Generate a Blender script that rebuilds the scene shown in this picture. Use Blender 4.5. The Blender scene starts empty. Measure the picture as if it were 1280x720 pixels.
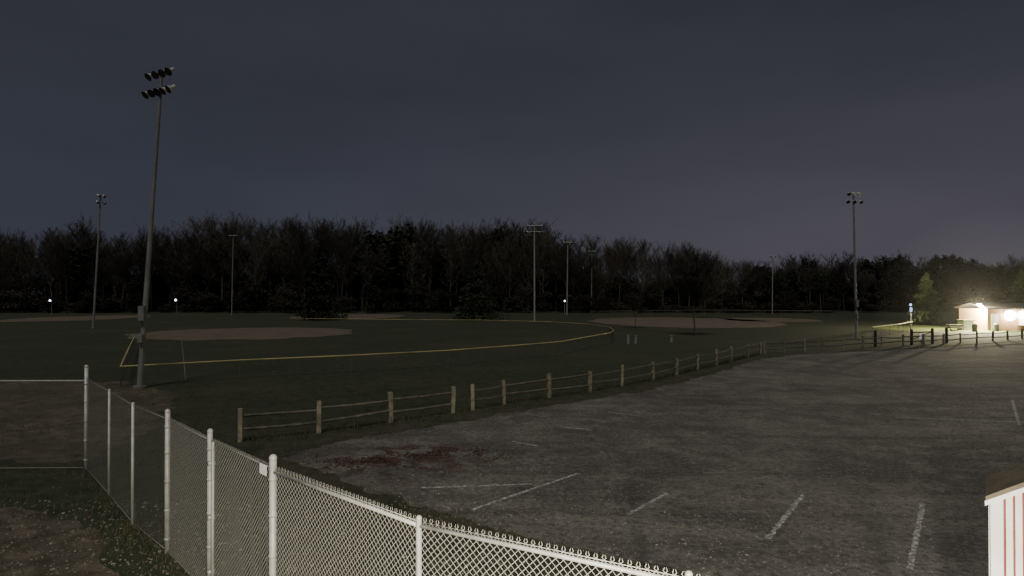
import bpy, math, random
from mathutils import Vector, Matrix, noise
random.seed(7)
R=random.random
def U(a,b): return a+(b-a)*R()
sc=bpy.context.scene

# ------------------------------------------------------------ materials
def mat(name, col, rough=0.9, metal=0.0, col2=None, scale=5.0, detail=8, bump=0.0, bscale=None,
        col3=None, scale3=0.3, emis=None, estr=0, objrand=0.0, lo=0.35, hi=0.65, lo3=0.45, hi3=0.62, spec=0.2):
    m=bpy.data.materials.new(name); m.use_nodes=True
    nt=m.node_tree; b=nt.nodes['Principled BSDF']
    b.inputs['Roughness'].default_value=rough; b.inputs['Metallic'].default_value=metal
    b.inputs['Specular IOR Level'].default_value=spec
    b.inputs['Base Color'].default_value=(*col,1)
    tc=nt.nodes.new('ShaderNodeTexCoord')
    def nz(s,d=detail,r=.6):
        n=nt.nodes.new('ShaderNodeTexNoise'); n.inputs['Scale'].default_value=s; n.inputs['Detail'].default_value=d
        n.inputs['Roughness'].default_value=r
        nt.links.new(tc.outputs['Object'],n.inputs['Vector']); return n
    def mr(sock,a,c):
        n=nt.nodes.new('ShaderNodeMapRange'); n.inputs[1].default_value=a; n.inputs[2].default_value=c
        nt.links.new(sock,n.inputs[0]); return n.outputs[0]
    out=None
    if col2:
        mx=nt.nodes.new('ShaderNodeMix'); mx.data_type='RGBA'
        mx.inputs[6].default_value=(*col,1); mx.inputs[7].default_value=(*col2,1)
        nt.links.new(mr(nz(scale).outputs['Fac'],lo,hi),mx.inputs[0]); out=mx.outputs[2]
    if col3:
        mx=nt.nodes.new('ShaderNodeMix'); mx.data_type='RGBA'
        if out: nt.links.new(out,mx.inputs[6])
        else: mx.inputs[6].default_value=(*col,1)
        mx.inputs[7].default_value=(*col3,1)
        nt.links.new(mr(nz(scale3,6,.65).outputs['Fac'],lo3,hi3),mx.inputs[0]); out=mx.outputs[2]
    if objrand>0:
        oi=nt.nodes.new('ShaderNodeObjectInfo')
        hs=nt.nodes.new('ShaderNodeHueSaturation')
        if out: nt.links.new(out,hs.inputs['Color'])
        else: hs.inputs['Color'].default_value=(*col,1)
        mm=nt.nodes.new('ShaderNodeMapRange'); mm.inputs[3].default_value=1-objrand; mm.inputs[4].default_value=1+objrand
        nt.links.new(oi.outputs['Random'],mm.inputs[0]); nt.links.new(mm.outputs[0],hs.inputs['Value'])
        out=hs.outputs[0]
    if out: nt.links.new(out,b.inputs['Base Color'])
    if bump>0:
        bp=nt.nodes.new('ShaderNodeBump'); bp.inputs['Strength'].default_value=bump; bp.inputs['Distance'].default_value=.03
        nt.links.new(nz(bscale or scale).outputs['Fac'],bp.inputs['Height']); nt.links.new(bp.outputs[0],b.inputs['Normal'])
    if emis:
        b.inputs['Emission Color'].default_value=(*emis,1); b.inputs['Emission Strength'].default_value=estr
    return m

M={}
M['grass']=mat('grass_ground',(.018,.024,.013),col2=(.040,.045,.025),scale=2.2,bump=.7,bscale=14,col3=(.050,.045,.031),scale3=.12,lo3=.47,hi3=.79)
M['painted_light_pool']=mat('light_pool_grass',(.055,.085,.022),col2=(.10,.115,.040),scale=.9,bump=.5,bscale=10)  # grass lightened in colour to imitate floodlight falling on it
M['blade']=mat('grass_blade',(.032,.040,.020),col2=(.074,.069,.038),scale=.9)
M['dirt']=mat('infield_dirt',(.120,.095,.072),col2=(.08,.066,.05),scale=.4,bump=.3,bscale=9)
M['mulch']=mat('bare_dirt',(.115,.098,.070),col2=(.038,.034,.024),scale=2.2,detail=14,bump=1.0,bscale=20,col3=(.046,.045,.028),scale3=.35)
M['verge']=mat('verge_dirt',(.060,.052,.038),col2=(.030,.030,.020),scale=2.5,bump=.7,bscale=12,col3=(.026,.030,.018),scale3=.6)
M['paint']=mat('worn_paint',(.125,.12,.11),col2=(.38,.38,.36),scale=11,lo=.44,hi=.64)
M['yellow']=mat('yellow_cap',(.38,.33,.13),rough=.6,col2=(.20,.18,.085),scale=.5)
M['galv']=mat('galvanised_steel',(.42,.41,.38),rough=.55,metal=.2,col2=(.30,.29,.27),scale=6,spec=.5)
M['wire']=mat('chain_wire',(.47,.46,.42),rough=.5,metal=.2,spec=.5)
M['wire_unlit']=mat('unlit_wire',(.15,.15,.135),rough=.6,metal=.2,spec=.3)  # same wire, coloured darker to imitate weaker lamplight
M['farwire']=mat('dull_wire',(.07,.073,.065),rough=.8)
M['pole']=mat('pole_steel',(.20,.20,.19),rough=.6,metal=.3,col2=(.14,.14,.135),scale=1.5)
M['lamp']=mat('lamp_aluminium',(.36,.36,.35),rough=.5,metal=.3)
M['glass']=mat('lamp_glass',(.06,.065,.07),rough=.15,spec=.6)
M['wood']=mat('weathered_wood',(.22,.195,.14),col2=(.10,.092,.066),scale=5,bump=.5,bscale=20)
M['wooddim']=mat('grey_wood',(.105,.098,.076),col2=(.055,.052,.041),scale=4,bump=.4,bscale=20)
M['darkwood']=mat('dark_wood',(.05,.045,.035),col2=(.03,.028,.022),scale=4)
M['white']=mat('white_siding',(.80,.79,.76),rough=.6,col2=(.70,.68,.63),scale=3)
M['cream']=mat('cream_wall',(.42,.26,.14),rough=.8,col2=(.30,.18,.10),scale=3)
M['red']=mat('red_groove',(.20,.06,.045),rough=.8,col2=(.26,.09,.07),scale=4)
M['tan']=mat('tan_roof',(.17,.14,.095),rough=.85,col2=(.10,.085,.06),scale=6,bump=.3,bscale=30)
M['bark']=mat('bark',(.062,.054,.040),col2=(.032,.028,.022),scale=1.5,objrand=.6)
M['barkn']=mat('bark_near',(.05,.045,.035),col2=(.03,.027,.022),scale=3)
M['ever']=mat('evergreen_foliage',(.013,.016,.010),col2=(.028,.031,.020),scale=.7,objrand=.35)
M['brush']=mat('brush_foliage',(.015,.014,.010),col2=(.034,.031,.023),scale=.5,objrand=.6)
M['pine']=mat('pine_foliage',(.04,.060,.028),col2=(.08,.10,.05),scale=1.2)
M['added_brick']=mat('added_building_brick',(.36,.20,.13),col2=(.28,.15,.10),scale=6)
M['stone']=mat('gravel_stone',(.22,.20,.165),col2=(.08,.072,.056),scale=3)
M['leafd']=mat('dead_leaf',(.12,.090,.055),col2=(.055,.042,.027),scale=2)
M['stain']=mat('wet_leaf',(.065,.034,.025),col2=(.032,.020,.016),scale=2)
M['roof']=mat('shingle',(.07,.065,.06),col2=(.045,.042,.04),scale=5)
M['bulb']=mat('lit_lamp',(.9,.9,.9),emis=(1,.93,.78),estr=60)
M['bulbf']=mat('lit_lamp_far',(.9,.9,.9),emis=(.85,.9,1),estr=6)
M['bulbb']=mat('lit_lamp_blue',(.5,.6,.9),emis=(.30,.45,1),estr=1.6)
M['signw']=mat('sign_white',(.8,.8,.78),rough=.5,emis=(.8,.85,1),estr=.15)

# asphalt: fine grit + patches + dark leaf stains
def asphalt():
    m=bpy.data.materials.new('asphalt'); m.use_nodes=True; nt=m.node_tree; b=nt.nodes['Principled BSDF']
    b.inputs['Roughness'].default_value=.9; b.inputs['Specular IOR Level'].default_value=.15
    tc=nt.nodes.new('ShaderNodeTexCoord')
    def nz(s,d,r,dist=0,vec=None):
        n=nt.nodes.new('ShaderNodeTexNoise'); n.inputs['Scale'].default_value=s; n.inputs['Detail'].default_value=d
        n.inputs['Roughness'].default_value=r; n.inputs['Distortion'].default_value=dist
        nt.links.new(vec or tc.outputs['Object'],n.inputs['Vector']); return n.outputs['Fac']
    def mr(s,a,c,lo=0,hi=1):
        n=nt.nodes.new('ShaderNodeMapRange'); n.inputs[1].default_value=a; n.inputs[2].default_value=c
        n.inputs[3].default_value=lo; n.inputs[4].default_value=hi
        nt.links.new(s,n.inputs[0]); return n.outputs[0]
    def mix(f,a,c):
        x=nt.nodes.new('ShaderNodeMix'); x.data_type='RGBA'; nt.links.new(f,x.inputs[0])
        for s,i in ((a,6),(c,7)):
            if isinstance(s,tuple): x.inputs[i].default_value=(*s,1)
            else: nt.links.new(s,x.inputs[i])
        return x.outputs[2]
    def mul(a,c):
        n=nt.nodes.new('ShaderNodeMath'); n.operation='MULTIPLY'; nt.links.new(a,n.inputs[0]); nt.links.new(c,n.inputs[1]); return n.outputs[0]
    base=mix(mr(nz(.22,10,.72,.6),.42,.60),(.066,.063,.057),(.150,.140,.121))
    mp=nt.nodes.new('ShaderNodeMapping'); mp.inputs['Rotation'].default_value=(0,0,math.radians(-38)); mp.inputs['Scale'].default_value=(.10,1.1,1)
    nt.links.new(tc.outputs['Object'],mp.inputs['Vector'])
    base=mix(mr(nz(1.0,8,.68,.5,mp.outputs[0]),.48,.66,0,.75),base,(.045,.043,.040))
    base=mix(mr(nz(.9,9,.75,.3),.50,.66,0,.8),base,(.200,.188,.165))
    base=mix(mr(nz(.55,9,.8,.8),.54,.64,0,.8),base,(.040,.038,.033))
    base=mix(mr(nz(16,4,.85),.50,.62,0,.85),base,(.26,.24,.205))
    base=mix(mr(nz(8,6,.88),.50,.60,0,.85),base,(.030,.029,.026))
    base=mix(mr(nz(45,2,.8),.5,.65,0,.8),base,(.030,.029,.027))
    vm=nt.nodes.new('ShaderNodeVectorMath'); vm.operation='DISTANCE'; vm.inputs[1].default_value=(-2.9,17.6,0)
    nt.links.new(tc.outputs['Object'],vm.inputs[0])
    msk=mul(mr(vm.outputs['Value'],2.9,1.2),mr(nz(1.3,8,.7,.6),.47,.56,0,.9))
    base=mix(msk,base,(.050,.028,.022))
    nt.links.new(base,b.inputs['Base Color'])
    bp=nt.nodes.new('ShaderNodeBump'); bp.inputs['Strength'].default_value=.8; bp.inputs['Distance'].default_value=.025
    nt.links.new(nz(18,5,.7),bp.inputs['Height']); nt.links.new(bp.outputs[0],b.inputs['Normal'])
    return m
M['asphalt']=asphalt()

# ------------------------------------------------------------ mesh builder
class MB:
    def __init__(s): s.v=[];s.f=[];s.m=[]
    def prism(s,p0,p1,r0,r1=None,n=6,m=0,caps=True):
        r1=r0 if r1 is None else r1
        p0=Vector(p0);p1=Vector(p1); d=(p1-p0)
        if d.length<1e-6: return
        d.normalize(); a=d.orthogonal().normalized(); b=d.cross(a); i=len(s.v)
        for p,r in ((p0,r0),(p1,r1)):
            for k in range(n):
                t=2*math.pi*k/n; s.v.append(p+a*(r*math.cos(t))+b*(r*math.sin(t)))
        for k in range(n):
            s.f.append((i+k,i+(k+1)%n,i+n+(k+1)%n,i+n+k)); s.m.append(m)
        if caps and n>2:
            s.f.append(tuple(i+k for k in range(n-1,-1,-1))); s.m.append(m)
            s.f.append(tuple(i+n+k for k in range(n))); s.m.append(m)
    def box(s,c,size,rz=0,m=0,jit=0):
        i=len(s.v); hx,hy,hz=[q/2 for q in size]; ca,sa=math.cos(rz),math.sin(rz)
        for z in(-hz,hz):
            for x,y in((-hx,-hy),(hx,-hy),(hx,hy),(-hx,hy)):
                s.v.append(Vector((c[0]+x*ca-y*sa+U(-jit,jit),c[1]+x*sa+y*ca+U(-jit,jit),c[2]+z+U(-jit,jit))))
        for q in((0,3,2,1),(4,5,6,7),(0,1,5,4),(1,2,6,5),(2,3,7,6),(3,0,4,7)):
            s.f.append(tuple(i+k for k in q)); s.m.append(m)
    def hexa(s,P,m=0):
        i=len(s.v);s.v+=[Vector(p) for p in P]
        for q in((0,3,2,1),(4,5,6,7),(0,1,5,4),(1,2,6,5),(2,3,7,6),(3,0,4,7)):
            s.f.append(tuple(i+k for k in q)); s.m.append(m)
    def poly(s,pts,m=0):
        i=len(s.v); s.v+= [Vector(p) for p in pts]; s.f.append(tuple(range(i,i+len(pts)))); s.m.append(m)
    def ball(s,c,r,m=0,n=10):
        c=Vector(c);i=len(s.v);k=n//2
        for a in range(1,k):
            t=math.pi*a/k
            for b in range(n):
                p=2*math.pi*b/n; s.v.append(c+Vector((math.sin(t)*math.cos(p),math.sin(t)*math.sin(p),math.cos(t)))*r)
        s.v.append(c+Vector((0,0,r)));s.v.append(c-Vector((0,0,r)));T=len(s.v)-2
        for a in range(k-2):
            for b in range(n):
                s.f.append((i+a*n+b,i+(a+1)*n+b,i+(a+1)*n+(b+1)%n,i+a*n+(b+1)%n));s.m.append(m)
        for b in range(n):
            s.f.append((T,i+b,i+(b+1)%n));s.m.append(m)
            s.f.append((T+1,i+(k-2)*n+(b+1)%n,i+(k-2)*n+b));s.m.append(m)
    def leaf(s,c,size,m=0,flat=0):
        n=Vector((U(-1,1),U(-1,1),U(-1,1)*(1-flat)+flat)).normalized(); a=n.orthogonal().normalized(); b=n.cross(a)
        t=U(0,6.28); a2=a*math.cos(t)+b*math.sin(t); b2=n.cross(a2); c=Vector(c)
        s.poly([c-a2*size,c-b2*size*.45,c+a2*size,c+b2*size*.5],m)
    def mesh(s,name,mats,smooth=False):
        me=bpy.data.meshes.new(name); me.from_pydata([tuple(v) for v in s.v],[],s.f)
        for k in mats: me.materials.append(M[k])
        me.polygons.foreach_set('material_index',s.m)
        if smooth: me.polygons.foreach_set('use_smooth',[True]*len(s.f))
        me.update(); return me
    def obj(s,name,mats,parent=None,smooth=False,loc=(0,0,0)):
        o=bpy.data.objects.new(name,s.mesh(name,mats,smooth)); o.location=loc
        sc.collection.objects.link(o)
        if parent: o.parent=parent
        return o
def empty(name,loc=(0,0,0)):
    o=bpy.data.objects.new(name,None); o.location=loc; sc.collection.objects.link(o); o.empty_display_size=.5; return o

# ------------------------------------------------------------ ground sheets
def sheet(name,pts,z,mk,step=.5,jit=.25,nscale=.6):
    out=[];n=len(pts)
    for i in range(n):
        a=Vector((*pts[i],0));b=Vector((*pts[(i+1)%n],0));L=(b-a).length;k=max(1,int(L/step))
        nrm=Vector((-(b-a).y,(b-a).x,0)).normalized()
        for j in range(k):
            p=a.lerp(b,j/k)
            o=noise.fractal(p*nscale+Vector((0,0,7)),1,2,5)*jit*1.6
            out.append((p.x+nrm.x*o,p.y+nrm.y*o,z))
    mb=MB();mb.poly(out); return mb.obj(name,[mk])
mb=MB();mb.poly([(-900,-300,0),(900,-300,0),(900,1200,0),(-900,1200,0)]);mb.obj('ground',['grass'])
lot=[(-6.2,17.6),(-5.4,19.5),(-2.2,22.2),(2,26.3),(5.9,29.5),(10.6,35.3),(16.7,43.9),(21.9,48.4),(46,58),(80,70),(80,2),(20,3),(11,5.5),(6.5,8),(2.9,10.2),(1.9,10.8),(0,12.1),(-2.45,14),(-4.1,15.6)]
sheet('parking_lot',lot,.008,'asphalt',.15,.22,1.1)
sheet('verge',[(-7.6,16.8),(-7.0,19.6),(-3.0,23.0),(1.2,27.0),(5.0,30.3),(9.8,36),(16,44.5),(21.5,49.6),(46,59.5),(78,71),(78,60),(30,40),(10,20),(12,5),(7,6.6),(2,9.3),(-.5,11),(-3.1,13),(-5.3,14.6)],.004,'verge',.2,.5,1.2)
sheet('gravel_path',[(-18,13.3),(-10.5,13.6),(-8.6,12.9),(-6,9.9),(-3.2,7),(-.9,5),(3,2),(3,-3),(-18,-3)],.004,'mulch',.3,.3)
sheet('dirt_area',[(-40,17.2),(-11.6,17.4),(-12.2,22),(-15,29),(-20,33),(-40,33)],.004,'mulch',.4,.5)
sheet('painted_light_pool',[(49,77),(54,74),(66,75),(76,78),(76,92),(62,93),(52,92),(48,84)],.004,'painted_light_pool',.8,.9,.5)  # paler sheet that paints the floodlight's pool onto the grass
def ell(cx,cy,rx,ry,n=28): return [(cx+rx*math.cos(6.2832*i/n),cy+ry*math.sin(6.2832*i/n)) for i in range(n)]
for c in((-31,75,12.5,12),(-82,122,9.5,17),(-33,130,11,16),(28,106,15,20)):
    sheet('infield_dirt',ell(*c),.004,'dirt',1,.9,.3)
sheet('infield_dirt',ell(46,114,8,10),.004,'dirt',1,.9,.3)
# painted stall lines
def line(a,b,w=.10):
    a=Vector((*a,0));b=Vector((*b,0));d=(b-a).normalized();n=Vector((-d.y,d.x,0))*w/2
    pts=[];k=int((b-a).length/.08)+1
    for j in range(k+1):
        p=a.lerp(b,j/k)+n*(1+U(-.4,.3));pts.append((p.x,p.y,.012))
    for j in range(k,-1,-1):
        p=a.lerp(b,j/k)-n*(1+U(-.4,.3));pts.append((p.x,p.y,.012))
    mb=MB();mb.poly(pts);mb.obj('parking_line',['paint'])
for a,b in[((-.84,13.4),(1.65,16.1)),((2.37,13.1),(3.5,14.5)),((4.69,11.8),(6.53,14.4)),((6.5,10.5),(8.83,13.8)),((-2.14,14.9),(.47,15.2)),
           ((14,23.4),(24,21.2)),((21.3,27.3),(17.4,22)),((1.64,21.8),(2.65,21.2)),((0,19.6),(.76,19)),((26.3,40.4),(32.5,44.4)),((3.7,24.5),(4.7,23.7))]:
    line(a,b)

# scattered grass tufts / stones / leaves
def inpoly(x,y,P):
    c=False;j=len(P)-1
    for i in range(len(P)):
        if (P[i][1]>y)!=(P[j][1]>y) and x<(P[j][0]-P[i][0])*(y-P[i][1])/(P[j][1]-P[i][1])+P[i][0]: c=not c
        j=i
    return c
fencepts=[(-10.96,16.5),(-9.0,14.33),(-7.42,12.55),(-6.0,11.17),(-4.5,9.56),(-2.98,8.0),(-.89,6.14),(1.35,4.91),(2.9,4.2)]
railp=[(-8.3,19.6),(-6.27,20.8),(-4.25,22.5),(-2.25,24.3),(-1.52,24.8),(-.33,26.3),(1.64,27.9),(3.58,29.5),(5.36,31.3),(7.4,33.6),(9.13,35.6),(11.06,38.3),(12.9,40.4),(14.7,42.9),(16.8,45.6),(18.6,48)]
mb=MB()
def blade(x,y,h):
    a=U(0,6.28);w=U(.006,.012);l=U(-.6,.6)*h
    mb.poly([(x-w*math.cos(a),y-w*math.sin(a),0),(x+w*math.cos(a),y+w*math.sin(a),0),(x+l*math.sin(a),y-l*math.cos(a),h)])
cnt=0
while cnt<30000:
    y=7+26*R()**1.3; x=U(-.85*y-1,.45*y)
    if inpoly(x,y,lot): continue
    if noise.noise(Vector((x*.5,y*.5,0)))<-.1 and R()<.85: continue
    blade(x,y,U(.03,.10)); cnt+=1
for P,n,h in((fencepts,350,.14),(railp,260,.24)):
    for i in range(len(P)-1):
        for _ in range(n):
            t=R();blade(P[i][0]+(P[i+1][0]-P[i][0])*t+random.gauss(0,.2),P[i][1]+(P[i+1][1]-P[i][1])*t+random.gauss(0,.2),U(.05,h))
for i in list(range(0,9))+list(range(14,18)):
    a=lot[i];b=lot[(i+1)%len(lot)];L=math.dist(a,b)
    for _ in range(int(L*70)):
        t=R();s=random.gauss(0,.22)
        blade(a[0]+(b[0]-a[0])*t+s,a[1]+(b[1]-a[1])*t-s,U(.02,.07))
mb.obj('grass',['blade'])
mb=MB()
for _ in range(9000):
    x=U(-16,0);y=U(4,14)
    r=U(.006,.018)*(1 if R()<.95 else 1.6); mb.box((x,y,r*.4),(r*2,r*1.5,r),U(0,3),jit=r*.3)
for _ in range(7000):
    y=10+22*R()**1.2;x=U(-.3*y,.8*y)
    if not inpoly(x,y,lot): continue
    r=U(.006,.015); mb.box((x,y,.012),(r*2,r*1.5,r),U(0,3),jit=r*.3)
mb.obj('gravel',['stone'])
mb=MB()
for _ in range(9000):
    y=U(5,24);x=U(-.85*y,.2*y)
    if inpoly(x,y,lot) and R()<.93: continue
    if noise.noise(Vector((x*.7,y*.7,3)))<-.05 and R()<.8: continue
    mb.leaf((x,y,U(.012,.025)),U(.014,.034),0,.8)
mb.obj('fallen_leaves',['leafd'])
mb=MB()
for _ in range(2400):
    a=random.gauss(0,1.4);b_=random.gauss(0,.4)
    x=-2.9+a;y=17.6+b_+.12*a+.5*math.sin(a*1.3)
    if noise.noise(Vector((x*1.7,y*1.7,0)))<-.05: continue
    mb.leaf((x,y,U(.014,.025)),U(.02,.05),0,.85)
mb.obj('wet_leaves',['stain'])

# ------------------------------------------------------------ chain-link fence
def fabric(mb,A,B,H,p=.072,r=.0024,z0=.03,m=0):
    A=Vector((*A,0));B=Vector((*B,0));L=(B-A).length;d=(B-A)/L;n=Vector((-d.y,d.x,0))
    for sgn in(1,-1):
        k=-int(H/p)-2
        while k*p<L+H:
            s0=k*p;k+=1
            def S(z): return s0+(z-z0) if sgn>0 else s0-(z-z0)
            if sgn>0: za=max(z0,z0-s0); zb=min(H,z0+L-s0)
            else: za=max(z0,z0+s0-L); zb=min(H,z0+s0)
            if zb-za<.02: continue
            o=n*(.0022*sgn)
            pa=A+d*S(za)+o+Vector((0,0,za));pb=A+d*S(zb)+o+Vector((0,0,zb))
            mb.prism(pa,pb,r,n=3,caps=False,m=m)
            if zb>=H-.001:
                mb.prism(pb,pb+Vector((0,0,.028))-d*(.010*sgn),r*1.3,r*.6,n=3,m=m)
H=2.35
fe=empty('chain_link_fence')
mb=MB()
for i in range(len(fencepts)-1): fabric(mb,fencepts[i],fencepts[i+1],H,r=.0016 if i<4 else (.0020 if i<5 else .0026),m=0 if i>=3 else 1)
mb.obj('fabric',['wire','wire_unlit'],fe)  # left spans take the wire colour darkened for less lamplight
mb=MB();n=len(fencepts)
for i,(x,y) in enumerate(fencepts):
    h={0:2.64,3:2.46,4:2.46,5:2.46}.get(i,2.36);r={0:.045,3:.042,4:.038,5:.045}.get(i,.028)
    mb.prism((x,y,-.1),(x,y,h),r,n=12); mb.ball((x,y,h),r*1.15,n=10)
    if i in(0,3,4,5):
        for z in(.25,.75,1.25,1.75,2.2): mb.prism((x,y,z-.015),(x,y,z+.015),r+.008,n=12)
gx,gy=-4.40,9.44
mb.prism((gx,gy,.05),(gx,gy,2.33),.022,n=8)
for z in(.4,1.2,2.0): mb.box((-4.45,9.5,z),(.10,.05,.06),.8)
for i in range(5,n-1):
    a,b=fencepts[i],fencepts[i+1]; mb.prism((*a,H-.06),(*b,H-.06),.021,n=8)
for i in range(0,n-1):
    a,b=fencepts[i],fencepts[i+1]; mb.prism((*a,.05),(*b,.05),.004,n=4); mb.prism((*a,H-.02),(*b,H-.02),.004,n=4)
mb.obj('posts_and_rails',['galv'],fe,True)
fe=empty('chain_link_fence')
mb=MB();fabric(mb,(-32,16.0),(-10.96,16.5),2.3,r=.0013);mb.obj('fabric',['wire_unlit'],fe)
mb=MB();mb.prism((-32,16,2.28),(-10.96,16.5,2.28),.020,n=8);mb.prism((-32,16,.05),(-10.96,16.5,.05),.006,n=4)
for k in range(1,8):
    t=k/7.5;x=-10.96-21*t;y=16.5-.5*t
    mb.prism((x,y,-.1),(x,y,2.3),.028,n=8)
mb.obj('posts_and_rails',['galv'],fe,True)
mb=MB();d=Vector((1.52,-1.56,0)).normalized();c=Vector((-3.12,8.09,2.30))
nrm=Vector((-.7,-.72,0))*.02
mb.box(c+nrm,(.19,.006,.13),math.atan2(-1.56,1.52))
for s in(-.06,.06): mb.prism(c+nrm+d*s+Vector((0,0,.045)),c+nrm*1.3+d*s+Vector((0,0,.045)),.008,n=6)
mb.obj('fence_sign',['white'])

# ------------------------------------------------------------ split-rail fence
def resample(P,st):
    out=[P[0]]
    for i in range(len(P)-1):
        a=Vector(P[i]);b=Vector(P[i+1]);L=(b-a).length;k=max(1,round(L/st))
        for j in range(1,k+1): out.append(tuple(a.lerp(b,j/k)))
    return out
def railfence(P,gap=(),h=1.0):
    mb=MB()
    for i,(x,y) in enumerate(P):
        hh=h+U(-.08,.06);a=U(0,1)
        lx,ly=U(-.04,.04),U(-.04,.04)
        i0=len(mb.v);mb.box((x,y,hh/2-.05),(.14,.12,hh+.1),a,0,.012)
        for v in mb.v[i0+4:]: v.x+=lx;v.y+=ly
        mb.prism((x+lx,y+ly,hh),(x+lx,y+ly,hh+.02),.06,.02,n=4)
        if i+1<len(P) and i not in gap:
            q=P[i+1]
            for z in(.38,.78):
                za,zb=z+U(-.05,.05),z+U(-.06,.06)
                mid=((x+q[0])/2,(y+q[1])/2,(za+zb)/2-U(0,.03))
                mb.prism((x,y,za),mid,.042,.052,n=5,m=1);mb.prism(mid,(q[0],q[1],zb),.052,.042,n=5,m=1)
    return mb.obj('split_rail_fence',['wood','wooddim'])
railfence(railp,gap=(3,))
railfence(resample([(19.2,48.6),(20.95,49.3),(25,51.4),(31.5,54.6),(39.2,58.2),(51.4,64.5),(66,72)],2.5))
mb=MB()
for x,y in((35.5,56.9),(38.4,58.5),(40.3,59.4),(31.2,55)):
    mb.box((x,y,.65),(.16,.16,1.4),.3);mb.prism((x,y,1.35),(x,y,1.43),.10,.04,n=4)
mb.prism((35.5,56.9,1.1),(38.4,58.5,1.1),.05);mb.prism((35.5,56.9,.5),(38.4,58.5,1.1),.04)
mb.obj('wooden_gate',['darkwood'])

# ------------------------------------------------------------ outfield fences with yellow cap
def outfield(P,h=1.0,st=3.0,cap='yellow',cr=.045):
    P=resample(P,st);e=empty('outfield_fence')
    a=MB();b=MB()
    for i,(x,y) in enumerate(P):
        a.prism((x,y,0),(x,y,h),.02,n=6)
        if i+1<len(P):
            q=P[i+1];b.prism((x,y,h),(*q,h),cr,n=6)
            L=(Vector(q)-Vector((x,y))).length;k=int(L/.25)
            for j in range(k):
                for s in(0,1):
                    t0=j/k;t1=(j+1)/k
                    if s:t0,t1=t1,t0
                    def pt(t,z): return (x+(q[0]-x)*t,y+(q[1]-y)*t,z)
                    for zz in(0,h/4,h/2,3*h/4):
                        a.prism(pt(t0,zz),pt(t1,zz+h/4),.003,n=3,caps=False)
    a.obj('fabric_and_posts',['farwire'],e);b.obj('top_cap',[cap],e)
outfield([(-31.7,53.8),(-24,40),(-19,31.1),(-16.8,32.6),(-14.5,34.1),(-9.2,36.8),(-4,40),(0,43.75),(3.6,47.5),(6.7,53.8),(9,58.5),(9.9,62.2),(10.4,68.3),(9,75.7),(5.1,82),(-4.4,87.5),(-15,89),(-30,93)],cr=.04)
outfield([(37.5,66.7),(44,73),(50,80)],1.1,cr=.06)
outfield([(16,118),(38,128),(60,120),(70,100)],1.4,cap='farwire')
mb=MB();mb.prism((-17.1,33.6,-.1),(-17.35,33.6,2.3),.03,.025,n=8);mb.box((-17.3,33.6,1.9),(.02,.15,.3),.2);mb.obj('foul_pole',['pole'])

# ------------------------------------------------------------ floodlight poles
def flood(x,y,Hh,r0,r1,lean=(0,0),rows=2,cols=4,width=2.0,yaw=0,ls=.30,box=True):
    e=empty('floodlight_pole',(x,y,0))
    def P(z): 
        t=z/Hh; return Vector((lean[0]*t,lean[1]*t,z))
    mb=MB();k=8
    for i in range(k):
        a,b=i/k,(i+1)/k;mb.prism(P(a*Hh)-Vector((0,0,.2 if i==0 else 0)),P(b*Hh),r0+(r1-r0)*a,r0+(r1-r0)*b,n=12,caps=i in(0,k-1))
    mb.prism((0,0,-.1),(0,0,.12),r0*2,n=12)
    if box:
        mb.box(P(3.6)+Vector((.0,-r0-.10,0)),(.28,.2,.7));mb.box(P(2.4)+Vector((0,-r0-.08,0)),(.22,.15,.4))
    mb.obj('shaft',['pole'],e,False)
    mb=MB();ca,sa=math.cos(yaw),math.sin(yaw);ax=Vector((ca,sa,0));fw=Vector((sa,-ca,0))
    for r in range(rows):
        z=Hh-.15-r*ls*2.6;c=P(z);w=width*(1 if r else .85)
        a=c-ax*w/2-fw*(-r1);b=c+ax*w/2-fw*(-r1)
        mb.prism(a,b,.05*ls/.3,n=6)
        cc=cols if r else max(2,cols-(cols>4))
        for i in range(cc):
            q=a.lerp(b,i/(cc-1));q=q+fw*.02
            aim=(fw*U(.6,.9)+ax*U(-.3,.3)+Vector((0,0,-.65))).normalized()
            s=q-Vector((0,0,ls*.15))
            mb.prism(q,s,.04,n=6)
            mb.prism(s-aim*ls*.75,s-aim*ls*.1,ls*.26,ls*.30,n=10)
            mb.prism(s-aim*ls*.1,s+aim*ls*.45,ls*.30,ls*.62,n=12,caps=False)
            mb.prism(s+aim*ls*.42,s+aim*ls*.45,ls*.60,ls*.60,n=12,m=1)
    mb.obj('lamp_heads',['lamp','glass'],e,False)
flood(-17.9,30.8,15.35,.14,.07,(1.0,0),2,5,1.8,math.radians(-28),.33)
flood(-55.6,85,17.8,.15,.09,(.9,0),2,2,.9,math.radians(70),.34,False)
flood(-61.3,140,17.5,.14,.10,(.3,0),1,3,2,0,.35,False)
flood(3.7,106,16,.18,.12,(0,0),2,4,2.6,0,.38,False)
flood(12,140,16,.18,.12,(.2,0),1,3,2,.4,.42,False)
flood(19.8,160,15.4,.17,.12,(.2,0),1,3,1.8,0,.42,False)
flood(61,150,13.6,.13,.10,(.1,0),1,2,1.2,0,.35,False)
flood(34.6,64.3,14.8,.14,.08,(-.25,0),2,3,1.45,math.radians(10),.30)

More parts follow.
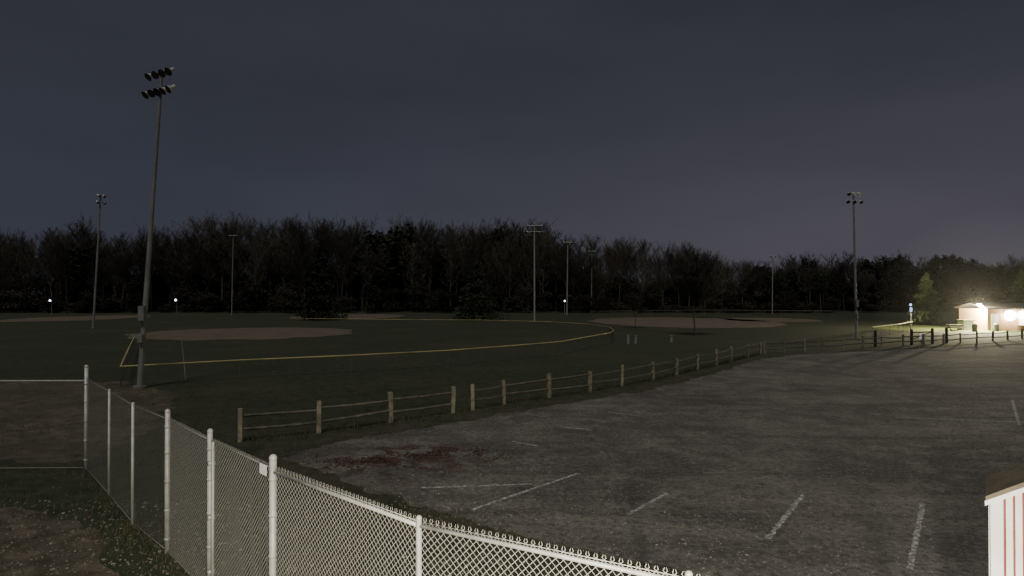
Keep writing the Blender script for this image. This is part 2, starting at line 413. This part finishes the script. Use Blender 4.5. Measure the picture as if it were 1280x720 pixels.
# ------------------------------------------------------------ trees
def bare(H,nl=20,seed=0,wid=.32,tw=.03,near=False,fork=False):
    rs=random.Random(seed);mb=MB()
    def u(a,b): return a+(b-a)*rs.random()
    rt=H*.011
    def branch(p,d,L,r,lev,nn=None):
        n=nn or (4 if lev<2 else 2);q=p
        for i in range(n):
            d=(d+Vector((u(-.26,.26),u(-.26,.26),u(-.06,.28)))).normalized()
            e=q+d*L/n;mb.prism(q,e,max(tw*.5,r*(1-i/n*.7)),max(tw*.28,r*(1-(i+1)/n*.7)),n=3,caps=False)
            if lev<3:
                for _ in range((3,3,3)[lev]):
                    s=q.lerp(e,rs.random());dd=(d*.75+Vector((u(-1,1),u(-1,1),u(-.2,.9)))*.8).normalized()
                    branch(s,dd,L*u(.28,.52)*(1-.3*i/n),r*.42,lev+1)
            q=e
    def stem(base,top,rt,nl,tlo):
        pts=[base]
        for i in range(1,10):
            f=i/9;pts.append(base.lerp(top,f)+Vector((u(-.018,.018)*H,u(-.018,.018)*H,0)))
        for i in range(9): mb.prism(pts[i],pts[i+1],rt*(1-i/9.8),rt*(1-(i+1)/9.8),n=6,caps=False)
        for k in range(nl):
            t=tlo+(1-tlo)*((k+rs.random())/nl)**.8;t=min(t,.999);a=k*2.4+u(-.5,.5);up=.3+t*1.1
            d=Vector((math.cos(a),math.sin(a),up)).normalized()
            prof=math.sin(math.pi*min(1,.25+.65*(t-tlo)/(1-tlo)))*.75+.35
            L=H*wid*prof*u(.5,1.3)
            f=t*9;i=min(8,int(f));branch(pts[i].lerp(pts[i+1],f-i),d,L,rt*.4*(1.15-t),0 if near else 1)
    if fork:
        fz=H*u(.28,.45);c=Vector((u(-.3,.3),u(-.3,.3),fz))
        mb.prism((0,0,-.3),c,rt,rt*.8,n=6,caps=False)
        for k in range(fork):
            a=6.28*k/fork+u(-.4,.4);s=u(.08,.24)*H
            stem(c,Vector((math.cos(a)*s,math.sin(a)*s,H*u(.72,.95))),rt*.6,int(nl*.6),.12)
    else: stem(Vector((0,0,-.3)),Vector((u(-.05,.05)*H,u(-.05,.05)*H,H*.88)),rt,nl,.3)
    return mb
def leafy(H,W,n,seed,ls,blobs=9,base=.05,cone=False):
    rs=random.Random(seed);mb=MB()
    def u(a,b): return a+(b-a)*rs.random()
    mb.prism((0,0,-.2),(0,0,H*.85),H*.015,H*.004,n=6)
    C=[]
    for i in range(blobs):
        t=(i+.5)/blobs
        if cone: r=W*(1-t)**.8*.8+.15;a=i*2.4;C.append((math.cos(a)*r*.35,math.sin(a)*r*.35,H*(base+(1-base)*t),r*u(.8,1.2),H/blobs*.9))
        else:
            a=u(0,6.28);rr=W*.55*math.sqrt(rs.random());C.append((math.cos(a)*rr,math.sin(a)*rr,H*(base+(1-base)*u(.15,.85)),W*u(.3,.55),H*u(.1,.2)))
        c=C[-1];mb.prism((0,0,c[2]*.8),(c[0],c[1],c[2]),H*.005,H*.002,n=4)
    for _ in range(n):
        c=C[int(rs.random()*len(C))]
        d=Vector((rs.gauss(0,1),rs.gauss(0,1),rs.gauss(0,1))).normalized()*(rs.random()**.45)
        p=Vector((c[0]+d.x*c[3],c[1]+d.y*c[3],c[2]+d.z*c[4]))
        if cone: p.z-=math.hypot(p.x,p.y)*.35
        if p.z<.1:p.z=rs.random()
        random.seed(rs.random());mb.leaf(p,ls*u(.6,1.3),1)
    return mb
protoB=[bare(20,26,s,wid=.25,tw=.045,fork=(0,2,3,0,2,0,4,2)[s]).mesh('bare_tree_mesh',['bark']) for s in range(8)]
protoD=[leafy(10,4.6,2400,20+s,.30,14,.0).mesh('brush_mesh',['bark','brush']) for s in range(4)]
protoP=[leafy(14,3.2,1700,40+s,.36,11,.45).mesh('pine_mesh',['bark','ever']) for s in range(4)]
random.seed(99)
prof=[(-230,20),(-132,19.6),(-111,20.5),(-91,20.5),(-70,23.8),(-50,22.3),(-33,23),(-8,22.8),(0,22),(16,20.5),(25,17),(43,16.2),(54,15),(64,13),(74,13.4),(95,14.4),(111,14.4),(132,13.6),(230,15)]
def ph(x):
    for i in range(len(prof)-1):
        if prof[i][0]<=x<=prof[i+1][0]:
            t=(x-prof[i][0])/(prof[i+1][0]-prof[i][0]);return prof[i][1]*(1-t)+prof[i+1][1]*t
    return 18
tl=empty('distant_treeline')
def inst(me,x,y,s,par=tl,nm='tree',sxy=None):
    o=bpy.data.objects.new(nm,me);o.location=(x,y,-.2);o.scale=((sxy or s)*U(.85,1.15),(sxy or s)*U(.85,1.15),s);o.rotation_euler=(U(-.06,.06),U(-.06,.06),U(0,6.28))
    sc.collection.objects.link(o);o.parent=par
for row in range(4):
    D=162+row*10;x=-215+U(0,4)
    while x<215:
        y=D+U(-5,5);corr=ph(x*165/y)*y/165
        v=U(.74,1.0)*(1+.18*noise.noise(Vector((x*.07,row*.5,0))))
        if R()<.06: v*=1.06
        if x*165/y>66 and R()<.45 or R()<.05:
            inst(random.choice(protoP),x,y,corr*min(v,1.02)/14,sxy=corr*U(.7,1.3)/14)
        else: inst(random.choice(protoB),x,y,corr*v/19,sxy=corr*U(.75,1.15)/20)
        if row>0: inst(random.choice(protoD),x+U(-3,3),y+3,corr*U(.40,.64)/10,nm='brush',sxy=U(.9,1.3))
        else: inst(random.choice(protoD),x+U(-2,2),y-U(1,5),corr*U(.12,.42)/10,nm='brush',sxy=U(.6,1.1))
        x+=U(2.4,6.0)
def place(mb,name,x,y,mats,rz=0):
    o=mb.obj(name,mats,loc=(x,y,0));o.rotation_euler=(0,0,rz)
place(bare(7.8,22,101,wid=.40,tw=.022,near=True,fork=3),'bare_tree',19.8,69,['barkn'])
place(bare(4.6,12,102,wid=.4,tw=.025,near=True,fork=2),'bare_tree',16.3,85,['barkn'])
place(bare(8,14,105,wid=.4,tw=.03,near=True),'bare_tree',36,120,['barkn'])
place(leafy(10.2,5.2,6500,77,.26,16,.05,cone=True),'evergreen_tree',-6.3,112,['bark','ever'])
place(leafy(12.8,4.6,6500,78,.28,16,.04,cone=True),'evergreen_tree',-33.6,112,['bark','ever'])
place(leafy(7.6,2.9,6000,79,.15,16,.08,cone=True),'pine_tree',61.5,95,['bark','pine'])
place(leafy(8.2,2.8,4000,80,.17,14,.08,cone=True),'pine_tree',74,93,['bark','pine'])

# ------------------------------------------------------------ concession building
b=empty('concession_building',(64.5,82,0))
mb=MB()
mb.box((0,0,1.35),(11,5,2.7));mb.obj('walls',['cream'],b)
mb=MB()
for x in(-5.9,5.9):
    mb.v+= [Vector((x,-3,2.68)),Vector((x,3,2.68)),Vector((x,0,3.3)),Vector((x,-3,2.80)),Vector((x,3,2.80)),Vector((x,0,3.42))]
for q in((0,3,5,2),(2,5,4,1),(6,8,11,9),(8,7,10,11),(3,9,11,5),(5,11,10,4),(0,2,8,6),(2,1,7,8),(0,6,9,3),(1,4,10,7)): mb.f.append(q);mb.m.append(0)
mb.obj('roof',['roof'],b)
mb=MB();mb.box((-4.6,-2.54,1.05),(.9,.08,2.1));mb.box((-.6,-2.54,1.3),(2.0,.08,1.1));mb.box((-.6,-2.75,.72),(2.2,.45,.06));mb.box((3,-2.54,1.5),(1.6,.08,1.0))
mb.obj('door_and_windows',['white'],b)
mb=MB();mb.box((-3.0,-2.6,2.35),(.9,.14,.36),m=1);mb.ball((-3.0,-3.0,1.9),.62,n=14);mb.box((-1.5,-2.6,2.35),(.5,.14,.3),m=1);mb.ball((-1.5,-2.95,2.0),.45,n=14)  # glowing balls made oversized to imitate the lamps' glare
mb.prism((-5.5,-2.0,3.0),(-6.0,-2.0,3.2),.05,n=6,m=1);mb.box((-6.1,-2,3.28),(.34,.34,.16),m=1);mb.ball((-6.1,-2.0,3.12),.10,n=12)
mb.obj('lit_floodlight_and_glare',['bulb','lamp'],b)
s=empty('storage_shed',(57.0,80.5,0))
mb=MB();mb.box((0,0,.6),(1.2,1.2,1.2));mb.box((0,-.62,.55),(.6,.05,1.0));mb.obj('walls',['white'],s)
mb=MB();mb.box((0,0,1.26),(1.5,1.5,.1));mb.obj('roof',['roof'],s)
mb=MB();x,y=54.6,79
mb.box((x,y,.75),(1.8,.75,.05));mb.box((x,y-.65,.45),(1.8,.25,.05));mb.box((x,y+.65,.45),(1.8,.25,.05))
for q in(-.7,.7):
    mb.prism((x+q,y-.6,0),(x+q,y+.25,.75),.05,n=4);mb.prism((x+q,y+.6,0),(x+q,y-.25,.75),.05,n=4);mb.prism((x+q,y-.7,.43),(x+q,y+.7,.43),.04,n=4)
mb.obj('picnic_table',['wooddim'])
for x,y in((56,77.5),(59,78.0)):
    mb=MB();mb.prism((x,y,0),(x,y,.85),.26,.30,n=14);mb.prism((x,y,.85),(x,y,1.0),.31,.12,n=14);mb.obj('trash_can',['pole'])
mb=MB();x,y=49.8,80;mb.prism((x,y,0),(x,y,3.2),.06,n=8);mb.box((x,y-.1,2.6),(.28,.06,.5),m=1);mb.prism((x,y,3.1),(x,y,3.35),.16,.10,n=10,m=1);mb.obj('lit_sign_post',['pole','bulbb'])
def signpost(x,y,w,h,z,name='sign'):
    mb=MB();mb.prism((x,y,0),(x,y,z+h/2),.04,n=6);mb.box((x,y-.06,z),(w,.03,h),m=1);mb.obj(name,['pole','signw'])
signpost(36.6,57.3,.36,.5,.75)
for x,y,hh in((10.5,58,.8),(11.3,58.6,.7),(14.9,60,.6)):
    mb=MB();mb.box((x,y,hh/2),(.22,.2,hh));mb.box((x,y,hh+.03),(.28,.26,.05));mb.obj('utility_box',['pole'])
for x,y,z,r in((-77.5,148,3.2,.24),(-105,146,3.1,.20),(12,146,3.0,.18)):
    mb=MB();mb.prism((x,y,0),(x,y,z),.07,.05,n=8);mb.prism((x,y,z),(x,y-.5,z+.1),.04,n=6);mb.ball((x,y-.55,z),r,m=1);mb.obj('street_lamp',['pole','bulbf'])

# ------------------------------------------------------------ white shed at lower right (gable end towards the camera)
A=Vector((3.97,5.33,0));E=Vector((.8,-.6,0));F=Vector((.6,.8,0));W=2.6;Dp=.62;pit=.62;zt=2.80
e=empty('white_shed')
def Q(a,b,z): v=A+E*a+F*b;return (v.x,v.y,z)
def rz(a): return zt+pit*(a if a<W/2 else W-a)
mb=MB()
mb.poly([Q(.02,.02,0),Q(W-.02,.02,0),Q(W-.02,.02,rz(.0)),Q(W/2,.02,rz(W/2)-.03),Q(.02,.02,rz(0))],1)
mb.poly([Q(.02,Dp,0),Q(W-.02,Dp,0),Q(W-.02,Dp,rz(.0)),Q(W/2,Dp,rz(W/2)-.03),Q(.02,Dp,rz(0))],1)
mb.poly([Q(.02,.02,0),Q(.02,Dp,0),Q(.02,Dp,zt),Q(.02,.02,zt)],1);mb.poly([Q(W-.02,.02,0),Q(W-.02,Dp,0),Q(W-.02,Dp,zt),Q(W-.02,.02,zt)],1)
def board(a0,a1,b0=-.012,b1=.018,top=0):
    mb.hexa([Q(a0,b0,.02),Q(a1,b0,.02),Q(a1,b1,.02),Q(a0,b1,.02),Q(a0,b0,rz(a0)-top),Q(a1,b0,rz(a1)-top),Q(a1,b1,rz(a1)-top),Q(a0,b1,rz(a0)-top)],0)
board(0,.085,-.025)
t=.103
while t<W-.08:
    board(t,min(t+.044,W-.08),top=.02);t+=.060
board(W-.075,W,-.025)
t=0
while t<Dp-.1:
    for s in(-.012,W-.018):
        mb.hexa([Q(s,t+.03,.02),Q(s+.03,t+.03,.02),Q(s+.03,t+.13,.02),Q(s,t+.13,.02),Q(s,t+.03,zt-.02),Q(s+.03,t+.03,zt-.02),Q(s+.03,t+.13,zt-.02),Q(s,t+.13,zt-.02)],0)
    t+=.13
mb.obj('walls',['white','red'],e)
mb=MB()
for s in(0,1):
    def aa(a): return a if s==0 else W-a
    def RR(a,b,dz): return Q(aa(a),b,zt+pit*a+dz)
    mb.hexa([RR(-.03,-.05,.01),RR(W/2,-.05,.01),RR(W/2,Dp+.04,.01),RR(-.03,Dp+.04,.01),RR(-.03,-.05,.05),RR(W/2,-.05,.08),RR(W/2,Dp+.04,.08),RR(-.03,Dp+.04,.05)],0)
    mb.hexa([RR(-.035,-.075,-.02),RR(W/2,-.075,-.02),RR(W/2,-.052,-.02),RR(-.035,-.052,-.02),RR(-.035,-.075,.02),RR(W/2,-.075,.02),RR(W/2,-.052,.02),RR(-.035,-.052,.02)],1)
mb.obj('roof',['tan','white'],e)

# ------------------------------------------------------------ unseen building invented behind the camera to carry the lamp on the fence
e=empty('added_building');mb=MB();mb.box((0,-4.3,2.1),(12,7,4.2));mb.obj('walls',['added_brick'],e)
mb=MB();mb.box((0,-4.3,4.26),(12.6,7.6,.12));mb.obj('roof',['roof'],e)  # roof of the added unseen building
mb=MB();mb.box((.6,-.72,3.3),(.35,.14,.3));mb.prism((.6,-.65,3.4),(.6,-.45,3.35),.12,.16,n=10);mb.obj('unseen_wall_lamp',['lamp'],e)
l=bpy.data.lights.new('unseen_wall_lamp_light','SPOT');l.energy=8200;l.color=(1,.93,.76);l.shadow_soft_size=.10;l.spot_size=math.radians(118);l.spot_blend=1.0  # off-view lamp added to light the near fence
o=bpy.data.objects.new('unseen_wall_lamp_light',l);o.location=(.6,-.35,3.3);sc.collection.objects.link(o)
tgt=Vector((.8,4.5,.4))-o.location;o.rotation_euler=tgt.to_track_quat('-Z','Y').to_euler();o.parent=e
for loc,en in(((61.5,78.75,1.9),6000),((63.2,78.85,2.0),2500),((58.2,79.8,3.0),26000)):
    l=bpy.data.lights.new('floodlight','POINT');l.energy=en;l.color=(1,.88,.55);l.shadow_soft_size=.3
    o=bpy.data.objects.new('floodlight',l);o.location=loc;sc.collection.objects.link(o)
# scatter volume added to imitate camera glare around the floodlit building
m=bpy.data.materials.new('glare_scatter');m.use_nodes=True;nt=m.node_tree;nt.nodes.clear()
vo=nt.nodes.new('ShaderNodeVolumeScatter');vo.inputs['Density'].default_value=.0005;vo.inputs['Anisotropy'].default_value=.2;vo.inputs['Color'].default_value=(1,1,1,1)
ou=nt.nodes.new('ShaderNodeOutputMaterial');nt.links.new(vo.outputs[0],ou.inputs['Volume']);M['glare_volume']=m
mb=MB();mb.ball((60,80,2),13,n=28);mb.obj('glare_volume',['glare_volume'])

# ------------------------------------------------------------ moonlight
l=bpy.data.lights.new('moon','SUN');l.energy=1.55;l.angle=math.radians(14);l.color=(1,.97,.92)
o=bpy.data.objects.new('moon',l);o.rotation_euler=(math.radians(32),0,math.radians(-12));sc.collection.objects.link(o)

# ------------------------------------------------------------ world
w=bpy.data.worlds.new('World');sc.world=w;w.use_nodes=True;nt=w.node_tree;bg=nt.nodes['Background']
tc=nt.nodes.new('ShaderNodeTexCoord');sx=nt.nodes.new('ShaderNodeSeparateXYZ');nt.links.new(tc.outputs['Generated'],sx.inputs[0])
def mrr(s,a,b,c=0,d=1):
    n=nt.nodes.new('ShaderNodeMapRange');n.interpolation_type='SMOOTHSTEP';n.inputs[1].default_value=a;n.inputs[2].default_value=b;n.inputs[3].default_value=c;n.inputs[4].default_value=d;nt.links.new(s,n.inputs[0]);return n.outputs[0]
def mix(f,a,b,bl='MIX'):
    x=nt.nodes.new('ShaderNodeMix');x.data_type='RGBA';x.blend_type=bl
    if isinstance(f,float):x.inputs[0].default_value=f
    else:nt.links.new(f,x.inputs[0])
    for s,i in((a,6),(b,7)):
        if isinstance(s,tuple):x.inputs[i].default_value=(*s,1)
        else:nt.links.new(s,x.inputs[i])
    return x.outputs[2]
hor=mix(mrr(sx.outputs[0],-.5,.6),(.040,.043,.060),(.077,.071,.090))
col=mix(mrr(sx.outputs[2],-.02,.42),hor,(.034,.036,.048))
mp=nt.nodes.new('ShaderNodeMapping');mp.inputs['Scale'].default_value=(1.2,1.2,4.5);nt.links.new(tc.outputs['Generated'],mp.inputs[0])
nz=nt.nodes.new('ShaderNodeTexNoise');nz.inputs['Scale'].default_value=1.6;nz.inputs['Detail'].default_value=6;nt.links.new(mp.outputs[0],nz.inputs[0])
g=nt.nodes.new('ShaderNodeMapRange');g.inputs[1].default_value=.3;g.inputs[2].default_value=.7;g.inputs[3].default_value=.90;g.inputs[4].default_value=1.10;nt.links.new(nz.outputs['Fac'],g.inputs[0])
vm=nt.nodes.new('ShaderNodeVectorMath');vm.operation='SCALE';nt.links.new(col,vm.inputs[0]);nt.links.new(g.outputs[0],vm.inputs['Scale'])
sky=nt.nodes.new('ShaderNodeTexSky');sky.sky_type='NISHITA';sky.sun_disc=False;sky.sun_elevation=math.radians(58);sky.sun_rotation=math.radians(192)
sv=nt.nodes.new('ShaderNodeVectorMath');sv.operation='SCALE';sv.inputs['Scale'].default_value=.0006;nt.links.new(sky.outputs[0],sv.inputs[0])
ad=nt.nodes.new('ShaderNodeVectorMath');ad.operation='ADD';nt.links.new(vm.outputs[0],ad.inputs[0]);nt.links.new(sv.outputs[0],ad.inputs[1])
nt.links.new(ad.outputs[0],bg.inputs['Color']);bg.inputs['Strength'].default_value=1.0

# ------------------------------------------------------------ camera
cam=bpy.data.cameras.new('camera');cam.sensor_width=36;cam.lens=22.5;cam.clip_start=.05;cam.clip_end=3000
o=bpy.data.objects.new('camera',cam);o.location=(0,0,4.5);o.rotation_euler=(math.radians(90.573),0,0);sc.collection.objects.link(o);sc.camera=o
